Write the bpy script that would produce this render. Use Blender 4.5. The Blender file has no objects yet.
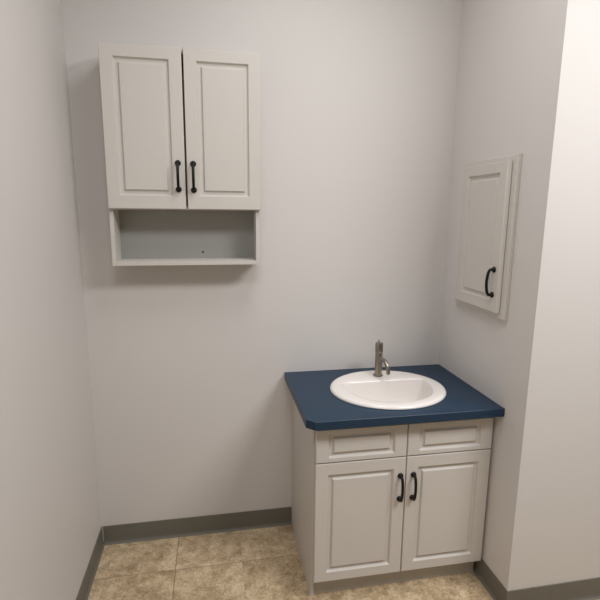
import bpy, bmesh, math
from mathutils import Vector, Matrix

C = bpy.context.scene.collection
SC = bpy.context.scene

# ------------------------------------------------------------------ materials
def lin(c):
    return tuple(((v/255)/12.92 if v/255 <= .04045 else ((v/255+.055)/1.055)**2.4) for v in c)

def mat(name, rgb, rough=.5, metal=0., spec=.5, bump=0., bscale=200., mottle=0., mscale=3., coat=0.):
    m = bpy.data.materials.new(name); m.use_nodes = True
    nt = m.node_tree; b = nt.nodes['Principled BSDF']
    c = lin(rgb) + (1,)
    b.inputs['Base Color'].default_value = c
    b.inputs['Roughness'].default_value = rough
    b.inputs['Metallic'].default_value = metal
    b.inputs['Specular IOR Level'].default_value = spec
    b.inputs['Coat Weight'].default_value = coat
    tc = nt.nodes.new('ShaderNodeTexCoord')
    if mottle:
        n = nt.nodes.new('ShaderNodeTexNoise'); n.inputs['Scale'].default_value = mscale; n.inputs['Detail'].default_value = 5
        nt.links.new(tc.outputs['Object'], n.inputs['Vector'])
        mx = nt.nodes.new('ShaderNodeMix'); mx.data_type = 'RGBA'
        mx.inputs['A'].default_value = tuple(v*(1-mottle) for v in c[:3]) + (1,)
        mx.inputs['B'].default_value = tuple(min(1, v*(1+mottle)) for v in c[:3]) + (1,)
        nt.links.new(n.outputs['Fac'], mx.inputs['Factor'])
        nt.links.new(mx.outputs['Result'], b.inputs['Base Color'])
    if bump:
        n = nt.nodes.new('ShaderNodeTexNoise'); n.inputs['Scale'].default_value = bscale; n.inputs['Detail'].default_value = 3
        nt.links.new(tc.outputs['Object'], n.inputs['Vector'])
        bp = nt.nodes.new('ShaderNodeBump'); bp.inputs['Strength'].default_value = bump; bp.inputs['Distance'].default_value = .002
        nt.links.new(n.outputs['Fac'], bp.inputs['Height']); nt.links.new(bp.outputs['Normal'], b.inputs['Normal'])
    return m

def floor_material():
    m = bpy.data.materials.new('travertine_vinyl_tile'); m.use_nodes = True
    nt = m.node_tree; N = nt.nodes; L = nt.links; b = N['Principled BSDF']
    tc = N.new('ShaderNodeTexCoord'); sp = N.new('ShaderNodeSeparateXYZ'); L.new(tc.outputs['Object'], sp.inputs[0])
    def M(op, a, c=None, d=None):
        n = N.new('ShaderNodeMath'); n.operation = op
        for i, v in enumerate((a, c, d)):
            if v is None: continue
            if isinstance(v, (int, float)): n.inputs[i].default_value = v
            else: L.new(v, n.inputs[i])
        return n.outputs[0]
    T = .3135
    u = M('DIVIDE', M('SUBTRACT', sp.outputs['X'], -1.402), T); v = M('DIVIDE', M('SUBTRACT', sp.outputs['Y'], -.244), T)
    fu, fv = M('FRACT', u), M('FRACT', v)
    iu, iv = M('FLOOR', u), M('FLOOR', v)
    du = M('MINIMUM', fu, M('SUBTRACT', 1., fu)); dv = M('MINIMUM', fv, M('SUBTRACT', 1., fv))
    cell = N.new('ShaderNodeCombineXYZ'); L.new(iu, cell.inputs[0]); L.new(iv, cell.inputs[1])
    wn = N.new('ShaderNodeTexWhiteNoise'); L.new(cell.outputs[0], wn.inputs['Vector'])
    # every tile shows its own piece of the stone pattern
    off = N.new('ShaderNodeVectorMath'); off.operation = 'MULTIPLY_ADD'
    L.new(wn.outputs['Color'], off.inputs[0]); off.inputs[1].default_value = (7, 7, 7); L.new(tc.outputs['Object'], off.inputs[2])
    def noise(scale, det, rough, dist=0.):
        n = N.new('ShaderNodeTexNoise'); n.inputs['Scale'].default_value = scale; n.inputs['Detail'].default_value = det
        n.inputs['Roughness'].default_value = rough; n.inputs['Distortion'].default_value = dist
        L.new(off.outputs[0], n.inputs['Vector']); return n.outputs['Fac']
    big, mid, fine = noise(7., 6, .62, .6), noise(24., 5, .65, .3), noise(90., 3, .6)
    r = N.new('ShaderNodeValToRGB'); e = r.color_ramp.elements
    e[0].position = .30; e[0].color = lin((146, 125, 97)) + (1,)
    e[1].position = .72; e[1].color = lin((226, 207, 178)) + (1,)
    x = e.new(.46); x.color = lin((181, 159, 128)) + (1,)
    x = e.new(.57); x.color = lin((204, 182, 151)) + (1,)
    mixv = M('ADD', M('ADD', M('MULTIPLY', big, .38), M('MULTIPLY', mid, .34)), M('MULTIPLY', fine, .28))
    mixv = M('ADD', M('MULTIPLY', M('SUBTRACT', mixv, .5), 1.65), .5)
    L.new(M('ADD', mixv, M('MULTIPLY', M('SUBTRACT', wn.outputs['Value'], .5), .05)), r.inputs[0])
    # seams: some joints read darker and wider than others
    sx = N.new('ShaderNodeMapRange'); L.new(du, sx.inputs['Value'])
    sx.inputs['From Min'].default_value = .003; sx.inputs['From Max'].default_value = .010; sx.inputs['To Min'].default_value = 1; sx.inputs['To Max'].default_value = 0
    sy = N.new('ShaderNodeMapRange'); L.new(dv, sy.inputs['Value'])
    sy.inputs['From Min'].default_value = .003; sy.inputs['From Max'].default_value = .010; sy.inputs['To Min'].default_value = 1; sy.inputs['To Max'].default_value = 0
    def strength(t, hi):                                     # the joint at 0 is wide and dirty, the others are tight
        return M('ADD', .22, M('MULTIPLY', M('LESS_THAN', M('ABSOLUTE', t), .5), hi))
    odd, row = strength(u, .8), strength(v, .6)
    seam = M('MAXIMUM', M('MULTIPLY', sx.outputs[0], odd), M('MULTIPLY', sy.outputs[0], row))
    mx = N.new('ShaderNodeMix'); mx.data_type = 'RGBA'
    L.new(M('MULTIPLY', seam, .62), mx.inputs['Factor']); L.new(r.outputs['Color'], mx.inputs['A']); mx.inputs['B'].default_value = lin((88, 74, 56)) + (1,)
    L.new(mx.outputs['Result'], b.inputs['Base Color'])
    b.inputs['Roughness'].default_value = .48; b.inputs['Specular IOR Level'].default_value = .35
    bp = N.new('ShaderNodeBump'); bp.inputs['Strength'].default_value = .25; bp.inputs['Distance'].default_value = .002
    L.new(M('SUBTRACT', M('MULTIPLY', mid, .3), seam), bp.inputs['Height']); L.new(bp.outputs['Normal'], b.inputs['Normal'])
    return m

WALL = mat('painted_wall', (210, 206, 203), .55, spec=.3, bump=.08, bscale=260)
CEIL = mat('ceiling_paint', (165, 163, 160), .8)  # ceiling is out of view; tone darkened to hold down bounced light
GREY = mat('unseen_wall_grey', (105, 103, 100), .7, mottle=.03)  # invented dark tone for the unseen walls, so they bounce less light
FLOOR = floor_material()
BASE = mat('rubber_cove_base', (110, 107, 98), .5, spec=.4, mottle=.06, mscale=30)
CAB = mat('thermofoil_cabinet', (203, 198, 192), .55, spec=.3, bump=.02, bscale=500)
MELA = mat('grey_melamine', (158, 158, 154), .5, spec=.35, bump=.02, bscale=500)
KICK = mat('grey_toe_kick', (186, 180, 170), .5, spec=.35, mottle=.04, mscale=20)
COUNTER = mat('blue_laminate', (25, 51, 74), .40, spec=.36, mottle=.10, mscale=60)
PORC = mat('white_porcelain', (233, 227, 223), .14, spec=.5, mottle=.01, mscale=9)
NICKEL = mat('brushed_nickel', (160, 152, 140), .3, metal=1., bump=.03, bscale=300)
BLACK = mat('black_metal', (7, 7, 7), .4, spec=.3, bump=.02, bscale=300)
CHROME = mat('chrome', (200, 200, 200), .15, metal=1., bump=.01)
DARK = mat('dark_recess', (88, 85, 80), .6, mottle=.05)

# ------------------------------------------------------------------ helpers
def obj(name, bm, m, parent=None, smooth=None):
    bmesh.ops.remove_doubles(bm, verts=bm.verts, dist=1e-6)
    bmesh.ops.recalc_face_normals(bm, faces=bm.faces)
    me = bpy.data.meshes.new(name); bm.to_mesh(me); bm.free()
    me.materials.append(m)
    if smooth is not None:
        for p in me.polygons: p.use_smooth = True
        me.set_sharp_from_angle(angle=math.radians(smooth))
    o = bpy.data.objects.new(name, me); C.objects.link(o)
    if parent is not None: o.parent = parent
    return o

def thing(name, label, cat, loc):
    o = bpy.data.objects.new(name, None); C.objects.link(o); o.location = loc
    o.empty_display_size = .1
    o['label'] = label; o['category'] = cat
    return o

def struct(name, bm, m):
    o = obj(name, bm, m); o['kind'] = 'structure'; return o

def box(bm, x0, x1, y0, y1, z0, z1, bev=0.):
    vs = [bm.verts.new((x, y, z)) for x in (x0, x1) for y in (y0, y1) for z in (z0, z1)]
    fs = [bm.faces.new([vs[i] for i in q]) for q in ((0,1,3,2),(4,6,7,5),(0,4,5,1),(2,3,7,6),(0,2,6,4),(1,5,7,3))]
    if bev:
        es = list({e for f in fs for e in f.edges})
        bmesh.ops.bevel(bm, geom=es, offset=bev, segments=2, profile=.6, affect='EDGES')
    return bm

def BX(*a, bev=0.): return box(bmesh.new(), *a, bev=bev)

def rings(bm, rs, cap0=True, cap1=True, closed=True):
    V = [[bm.verts.new(p) for p in r] for r in rs]
    n = len(V[0])
    for a, b in zip(V, V[1:]):
        for i in range(n if closed else n-1):
            j = (i+1) % n
            bm.faces.new((a[i], a[j], b[j], b[i]))
    if cap0: bm.faces.new(V[0][::-1])
    if cap1: bm.faces.new(V[-1])
    return V

def tube(bm, pts, rad, n=20, caps=True):
    pts = [Vector(p) for p in pts]
    if not hasattr(rad, '__len__'): rad = [rad]*len(pts)
    t0 = (pts[1]-pts[0]).normalized()
    up = Vector((1, 0, 0)) if abs(t0.x) < .8 else Vector((0, 0, 1))
    u = t0.cross(up).normalized(); rs = []
    for i, p in enumerate(pts):
        t = (pts[min(i+1, len(pts)-1)] - pts[max(i-1, 0)]).normalized()
        u = (u - t*u.dot(t)).normalized(); w = t.cross(u)
        rs.append([p + (u*math.cos(2*math.pi*k/n) + w*math.sin(2*math.pi*k/n))*rad[i] for k in range(n)])
    rings(bm, rs, caps, caps)
    return bm

def lathe(bm, prof, centre, n=40, axis=(0, 0, 1)):
    """prof: (radius, height) pairs along axis."""
    q = Vector((0, 0, 1)).rotation_difference(Vector(axis)); c = Vector(centre)
    rings(bm, [[c + q @ Vector((r*math.cos(2*math.pi*k/n), r*math.sin(2*math.pi*k/n), h)) for k in range(n)] for r, h in prof])
    return bm

def spline(pts, n=10):
    P = [Vector(p) for p in pts]; P = [2*P[0]-P[1]] + P + [2*P[-1]-P[-2]]; out = []
    for i in range(1, len(P)-2):
        a, b, c, d = P[i-1:i+3]
        for k in range(n):
            t = k/n
            out.append(.5*(2*b + (c-a)*t + (2*a-5*b+4*c-d)*t*t + (3*b-a-3*c+d)*t**3))
    out.append(P[-2]); return out

def raised_panel(w, h, th, fx, fz0, fz1):
    """A moulded front: x 0..w, z 0..h, back at y=0 and face at y=-th. fx, fz0, fz1: width of the flat frame at the sides, bottom and top."""
    bm = bmesh.new()
    def ring(ix, iz0, iz1, y): return [(ix, y, iz0), (w-ix, y, iz0), (w-ix, y, h-iz1), (ix, y, h-iz1)]
    rs = [ring(0, 0, 0, 0)]
    R = .0035
    for k in range(5):                                   # rounded outer edge
        a = k/4*math.pi/2; i = R*(1-math.cos(a)); rs.append(ring(i, i, i, -th+R-R*math.sin(a)))
    # frame -> step in -> flat groove -> bevel out -> field
    prof = [(-.0008, 0)] + [(.0062*k/5, .0100*(.5-.5*math.cos(math.pi*k/5))) for k in range(6)]
    prof += [(.0172, .0104)] + [(.0185+.0072*k/5, .0104-.0090*(.5-.5*math.cos(math.pi*k/5))) for k in range(6)]
    for i, d in prof: rs.append(ring(fx+i, fz0+i, fz1+i, -th+d))
    rings(bm, rs)
    return bm

def bow_handle(cc=.108, flip=1):
    """Arched pull along z, standing out towards -y from y=0."""
    bm = bmesh.new(); h = cc/2
    for s in (-1, 1):
        lathe(bm, [(.0122, 0), (.0126, .002), (.0116, .0055), (.0085, .008), (.0062, .0095), (.0058, .016)], (0, 0, s*h), 24, (0, -1, 0))
        tube(bm, [(0, -.016+.0095*(1-math.cos(math.pi/2*0)), s*h), (0, -.0195, s*h)], .0062, 20)
    pts = [(0, -.012, h), (0, -.0195, h-.001), (0, -.0245, h-.009), (0, -.0285, h-.022), (0, -.0315, 0), (0, -.0285, -h+.022), (0, -.0245, -h+.009), (0, -.0195, -h+.001), (0, -.012, -h)]
    tube(bm, spline(pts, 6), .0060, 18)
    return bm

# ------------------------------------------------------------------ the room
XL, YF, XR, YB, ZC = -1.7793, -.7284, 2.2, -4.0, 3.05      # left wall, pier face, far right wall, wall behind, ceiling
struct('floor', BX(XL-.1, XR+.1, YB-.1, .1, -.08, 0), FLOOR)
struct('ceiling', BX(XL-.1, XR+.1, YB-.1, .1, ZC, ZC+.08), CEIL)
struct('wall_back', BX(XL-.1, 0, 0, .1, 0, ZC), WALL)
struct('wall_left', BX(XL-.1, XL, YB, 0, 0, ZC), WALL)
struct('wall_right', BX(0, XR, YF, .1, 0, ZC, bev=.0), WALL)
struct('wall_far_right', BX(XR, XR+.1, YB, YF, 0, ZC), GREY)
struct('wall_front', BX(XL-.1, XR+.1, YB-.1, YB, 0, ZC), GREY)

HB = .1006
COVE = [(0, HB), (.0015, HB), (.0032, HB-.0015), (.0034, .020), (.0045, .012), (.0075, .006), (.0125, .0025), (.0130, 0), (0, 0)]   # (off the wall, height)
def cove_base(name, path):
    """path: list of ((x, y), (nx, ny)) – wall point and the mitred direction away from the wall."""
    bm = bmesh.new()
    rings(bm, [[(x+nx*o, y+ny*o, z) for o, z in COVE] for (x, y), (nx, ny) in path])
    return struct(name, bm, BASE)
cove_base('baseboard_back', [((XL+.0095, -.0005), (0, -1)), ((-.8070, -.0005), (0, -1))])
cove_base('baseboard_left', [((XL+.0005, -.0010), (1, 0)), ((XL+.0005, YB), (1, 0))])
cove_base('baseboard_right', [((-.0005, -.4720), (-1, 0)), ((-.0005, YF-.0005), (-1, -1)), ((XR, YF-.0005), (0, -1))])

# ------------------------------------------------------------------ wall cabinet over the open shelf
UX0, UX1, UG = -1.6185, -.9775, -1.2965
UZ0, UZ1, NZ = 1.6770, 2.3216, 1.4338
UF = -.1365                                              # front of the carcass
wc = thing('wall_cabinet', 'off-white two-door wall cabinet with an open grey shelf below, hung on the back wall', 'cabinet', (-1.2985, -.001, NZ))
def at(o, root):                                         # keep world coordinates under the thing's base
    o.matrix_parent_inverse = Matrix.Translation(-root.location); return o
bm = bmesh.new()
for a_ in ((-1.6195, -1.6035, UZ0-.004, UZ1-.002), (-.9995, -.9835, UZ0-.004, UZ1-.002), (-1.6035, -.9995, UZ0-.004, UZ0+.012), (-1.6035, -.9995, UZ1-.018, UZ1-.002)):
    box(bm, a_[0], a_[1], UF, -.001, a_[2], a_[3])
box(bm, -1.6034, -.9996, -.007, -.001, UZ0+.0121, UZ1-.0181)
at(obj('carcass', bm, CAB, wc), wc)
at(obj('side_panel', BX(-1.6195, -1.6035, UF, -.001, NZ, UZ0-.0045, bev=.0008), CAB, wc), wc)
at(obj('side_panel', BX(-.9995, -.9835, UF, -.001, NZ, UZ0-.0045, bev=.0008), CAB, wc), wc)
at(obj('shelf', BX(-1.6033, -.9997, UF, -.001, NZ, NZ+.018, bev=.0008), CAB, wc), wc)
bp = at(obj('back_panel', BX(-1.6033, -.9997, -.006, -.001, NZ+.0182, UZ0-.0045), MELA, wc), wc)
sc = obj('screw', lathe(bmesh.new(), [(.0055, 0), (.0052, .0012), (.003, .002), (.0026, .0008)], (-1.2383, -.006, 1.4806), 20, (0, -1, 0)), DARK, bp)
sc['label'] = 'dark screw head in the grey back'

def planar(o):                                           # flat faces keep flat normals, only the mouldings are smooth
    for p in o.data.polygons:
        if abs(p.normal.y) > .9995: p.use_smooth = False

def door(name, root, x0, x1, z0, z1, yb, th, f, hx, hz, hcc, rot=None):
    d = obj(name, raised_panel(x1-x0, z1-z0, th, *f), CAB, root, 35)
    planar(d); d.location = Vector((x0, yb, z0)) - root.location
    if hx is not None:
        h = obj('handle', bow_handle(hcc), BLACK, d, 40)
        h.location = (hx-x0, -th-.0002, hz-z0)
        h['label'] = 'black arched pull handle'
    return d
F = (.0500, .0550, .0470)
door('door', wc, UX0, UG-.0037, UZ0, UZ1, UF-.0025, .019, F, -1.3285, 1.8138, .108)
door('door', wc, UG+.0037, UX1, UZ0, UZ1, UF-.0025, .019, F, -1.2655, 1.8125, .108)

# ------------------------------------------------------------------ vanity cabinet
H, T = .8649, .0342
VX0, VX1, VF = -.8060, -.0015, -.5280
va = thing('vanity_cabinet', 'off-white two-door vanity cabinet standing on the floor under the blue countertop', 'cabinet', (-.405, -.27, 0))
HC = H-T-.0004
def side(bm, x0, x1, yt=-.506):
    pts = [(-.001, 0), (yt, 0), (yt, .098), (VF, .098), (VF, HC), (-.001, HC)]
    rings(bm, [[(x, y, z) for y, z in pts] for x in (x0, x1)]); return bm
at(obj('side_panel', side(bmesh.new(), VX0, VX0+.0165), CAB, va), va)
at(obj('side_panel', side(bmesh.new(), VX1-.0165, VX1, -.470), CAB, va), va)
bm = bmesh.new()
X0, X1 = VX0+.0167, VX1-.0167
box(bm, X0, X1, -.020, -.001, .1, HC); box(bm, X0, X1, VF, -.0205, .1, .118)
at(obj('front_rail', BX(X0, X1, VF, VF+.018, .785, HC), CAB, va), va)
at(obj('carcass', bm, CAB, va), va)
at(obj('toe_kick', BX(X0, -.0145, -.4965, -.482, .0005, .0985), KICK, va), va)
DX0, DX1, DG = -.7998, -.0130, -.4050
YD = VF-.002
FD = (.0525, .0190, .0175); FL = (.0525, .0440, .0500)
DZ = .8035
for x0, x1, hx in ((DX0, DG-.0021, -.4303), (DG+.0021, DX1, -.3715)):
    door('drawer_front', va, x0, x1, .6583, DZ, YD, .019, FD, None, 0, 0)
    door('door', va, x0, x1, .1007, .6535, YD, .019, FL, hx, .5170, .107)

# ------------------------------------------------------------------ countertop with an oval cut-out
SX, SY, SA, SB = -.4104, -.3081, .2681, .2359
ct = bmesh.new()
W, D, CH = .8473, .6003, .0309
poly = [(-W, -.001), (-W, -D+CH), (-W+CH, -D), (-.001, -D), (-.001, -.001)]
angs = sorted({round(2*math.pi*k/120, 9) for k in range(120)} | {round(math.atan2(y-SY, x-SX) % (2*math.pi), 9) for x, y in poly})
def hit(a):
    dx, dy = math.cos(a), math.sin(a); best = None
    for (x0, y0), (x1, y1) in zip(poly, poly[1:]+poly[:1]):
        ex, ey = x1-x0, y1-y0; den = dx*ey-dy*ex
        if abs(den) < 1e-12: continue
        t = ((x0-SX)*ey-(y0-SY)*ex)/den; s = ((x0-SX)*dy-(y0-SY)*dx)/den
        if t > 0 and -1e-6 <= s <= 1+1e-6 and (best is None or t < best): best = t
    return SX+dx*best, SY+dy*best
out = [hit(a) for a in angs]
def inn(a):
    r = 1/math.sqrt((math.cos(a)/.245)**2+(math.sin(a)/.213)**2); return SX+r*math.cos(a), SY+r*math.sin(a)
ins = [inn(a) for a in angs]
def shrink(p, d):                                        # pull the top arris in a hair
    return (max(-W+d, min(-.001, p[0])), max(-D+d, p[1]))
rs = [[(x, y, H-T) for x, y in ins], [(x, y, H-T) for x, y in out], [(x, y, H-.0012) for x, y in out],
      [shrink(p, .0010)+(H,) for p in out], [(x, y, H) for x, y in ins]]
V = rings(ct, rs, False, False)
for i in range(len(angs)):
    j = (i+1) % len(angs); ct.faces.new((V[-1][i], V[-1][j], V[0][j], V[0][i]))
cto = obj('countertop', ct, COUNTER)
cto['label'] = 'blue laminate countertop with a clipped front corner, on top of the vanity cabinet'; cto['category'] = 'countertop'

# ------------------------------------------------------------------ basin
NS = 128
TH = [2*math.pi*k/NS for k in range(NS)]
def ell(k): return [(SX+SA*k*math.cos(t), SY+SB*k*math.sin(t)) for t in TH]
def inset(d): return [(SX+(SA-d)*math.cos(t), SY+(SB-d)*math.sin(t)) for t in TH]
BXc, BYc = -.4020, -.2620
def dshape(A, Bb, Bf, cx=BXc, cy=BYc):
    o = []
    for t in TH:
        c, s = math.cos(t), math.sin(t); n = 5.0 if s > 0 else 2.25; e = 2/n
        o.append((cx+A*math.copysign(abs(c)**(2/2.5 if s < 0 else e), c), cy+(Bb if s > 0 else Bf)*math.copysign(abs(s)**e, s)))
    return o
def mix(P, Q, f): return [(a[0]*(1-f)+b[0]*f, a[1]*(1-f)+b[1]*f) for a, b in zip(P, Q)]
def lay(P, z): return [(x, y, H+z) for x, y in P]
edge = dshape(.203, .044, .222)
DR = (-.402, -.300)
def bowl(f, z, grow=0.):
    return lay([(DR[0]+(x-DR[0])*f*(1+grow), DR[1]+(y-DR[1])*f*(1+grow)) for x, y in edge], z)
circ = lambda r, z: [(DR[0]+r*math.cos(t), DR[1]+r*math.sin(t), H+z) for t in TH]
i12 = inset(.024)
rs = [lay(inset(.0), .0004), lay(inset(-.0005), .004), lay(inset(.0015), .0085), lay(inset(.006), .0125), lay(inset(.013), .0145), lay(i12, .0148),
      lay(mix(i12, edge, .45), .0142), lay(mix(i12, edge, .80), .0132), lay(mix(i12, edge, .93), .0120),
      bowl(1.0, .0088), bowl(.985, .002), bowl(.965, -.012), bowl(.935, -.040), bowl(.89, -.075), bowl(.82, -.102), bowl(.68, -.122), bowl(.48, -.131), circ(.045, -.134), circ(.026, -.137),
      circ(.026, -.150), circ(.040, -.150), bowl(.55, -.141, .06), bowl(.75, -.130, .05), bowl(.90, -.095, .05), bowl(.97, -.045, .05), bowl(1.0, -.010, .05), bowl(1.0, .0004, .05)]
bm = bmesh.new(); V = rings(bm, rs, False, False)
for i in range(NS):
    j = (i+1) % NS; bm.faces.new((V[-1][i], V[-1][j], V[0][j], V[0][i]))
sk = thing('sink', 'white oval drop-in porcelain sink set into the blue countertop', 'sink', (SX, SY, H))
at(obj('basin', bm, PORC, sk, 120), sk)
dr = at(obj('drain', lathe(bmesh.new(), [(.0235, -.146), (.0235, -.1368), (.020, -.1358), (.014, -.1375), (.006, -.138)], (DR[0], DR[1], H), 40), CHROME, sk, 40), sk)
dr['label'] = 'round chrome drain'

# ------------------------------------------------------------------ faucet
FX, FY, FZ = -.4040, -.1600, H+.0149
fa = thing('faucet', 'brushed nickel single-hole faucet standing on the back of the white sink', 'faucet', (FX, FY, FZ))
at(obj('base', lathe(bmesh.new(), [(.0235, 0), (.0240, .003), (.0225, .006), (.0185, .0075)], (FX, FY, FZ)), NICKEL, fa, 40), fa)
at(obj('body', lathe(bmesh.new(), [(.0178, .0070), (.0178, .118), (.0168, .121), (.0160, .1215)], (FX, FY, FZ)), NICKEL, fa, 40), fa)
hd = at(obj('handle', lathe(bmesh.new(), [(.0160, .1217), (.0186, .1235), (.0190, .126), (.0190, .163), (.0180, .166), (.0120, .168), (.002, .1685)], (FX, FY, FZ)), NICKEL, fa, 40), fa)
pin = obj('lever', tube(bmesh.new(), [(FX, FY+.004, FZ+.166), (FX-.001, FY+.006, FZ+.176), (FX-.001, FY+.008, FZ+.181)], [.0042, .0040, .0030], 14), NICKEL, hd, 40)
sp = spline([(FX+.001, FY-.008, FZ+.076), (FX+.005, FY-.030, FZ+.091), (FX+.010, FY-.054, FZ+.091), (FX+.015, FY-.074, FZ+.077), (FX+.0175, FY-.084, FZ+.056), (FX+.018, FY-.087, FZ+.040)], 8)
spo = at(obj('spout', tube(bmesh.new(), sp, .0095, 22), NICKEL, fa, 40), fa)
aer = obj('aerator', tube(bmesh.new(), [sp[-1], sp[-1]+(sp[-1]-sp[-2]).normalized()*.006], .0085, 22), NICKEL, spo, 40)

# ------------------------------------------------------------------ medicine cabinet on the right wall (built facing -y, turned to face -x)
mc = thing('medicine_cabinet', 'small off-white one-door medicine cabinet mounted on the right wall', 'cabinet', (-.001, -.3600, 1.2355))
# in its own axes: x runs towards the viewer (world -y), y=0 at the wall, -y into the room
mc.rotation_euler = (0, 0, -math.pi/2)
def L(y): return -(y+.3600)
a, b, zb, zt = L(-.1560), L(-.5613), 0., .6652
bm = bmesh.new()
fd = .0170; iw = .045
prof = [(0, 0), (0, -fd+.003), (.001, -fd+.001), (.003, -fd), (iw, -fd), (iw, -.004)]
rings(bm, [[(a+i, y, zb+i), (b-i, y, zb+i), (b-i, y, zt-i), (a+i, y, zt-i)] for i, y in prof])
obj('frame', bm, CAB, mc)
y0, y1 = L(-.1948), L(-.5324)
d = obj('door', raised_panel(y1-y0, .6158, .0190, .0470, .0480, .0420), CAB, mc, 35)
planar(d); d.location = (y0, -fd-.0035, .0257)
h = obj('handle', bow_handle(.106), BLACK, d, 40); h.location = (L(-.5015)-y0, -.0192, 1.3884-1.2355-.0257); h['label'] = 'black arched pull handle'

# ------------------------------------------------------------------ light: ceiling panels of the room
def panel(name, x, y, sx, sy, e, col):
    l = bpy.data.lights.new(name, 'AREA'); l.shape = 'RECTANGLE'; l.size = sx; l.size_y = sy; l.energy = e; l.color = col
    o = bpy.data.objects.new(name, l); C.objects.link(o); o.location = (x, y, ZC-.012); return o
WHITE = (1., .995, .99)
panel('ceiling_panel_light', -.78, -.95, .6, .6, 11, WHITE)
panel('ceiling_panel_light', .62, -1.98, 1.2, .6, 67, WHITE)
panel('ceiling_panel_light', -1.25, -2.2, .6, .6, 16, WHITE)
w = bpy.data.worlds.new('world'); SC.world = w; w.use_nodes = True
w.node_tree.nodes['Background'].inputs[0].default_value = (.5, .5, .5, 1); w.node_tree.nodes['Background'].inputs[1].default_value = .1

# ------------------------------------------------------------------ camera
def camera(cx, cy, cz, yaw, pitch, roll, f):
    c_, s_ = math.cos(yaw), math.sin(yaw); cp, sp_ = math.cos(pitch), math.sin(pitch)
    fw = Vector((s_*cp, c_*cp, sp_)); r = Vector((c_, -s_, 0)); u = r.cross(fw)
    cr, sr = math.cos(roll), math.sin(roll)
    r2 = cr*r+sr*u; u2 = -sr*r+cr*u
    M = Matrix((r2, u2, -fw)).transposed().to_4x4(); M.translation = (cx, cy, cz)
    cam = bpy.data.cameras.new('camera'); o = bpy.data.objects.new('camera', cam); C.objects.link(o)
    o.matrix_world = M; cam.sensor_width = 36; cam.lens = 36*f/600; cam.clip_start = .02
    SC.camera = o
camera(-1.1935, -2.2818, 1.6696, .1835, -.1838, .0093, 472.705)

vs = SC.view_settings
vs.view_transform = 'Standard'; vs.look = 'None'; vs.gamma = 1; vs.use_curve_mapping = False; vs.exposure = 0.
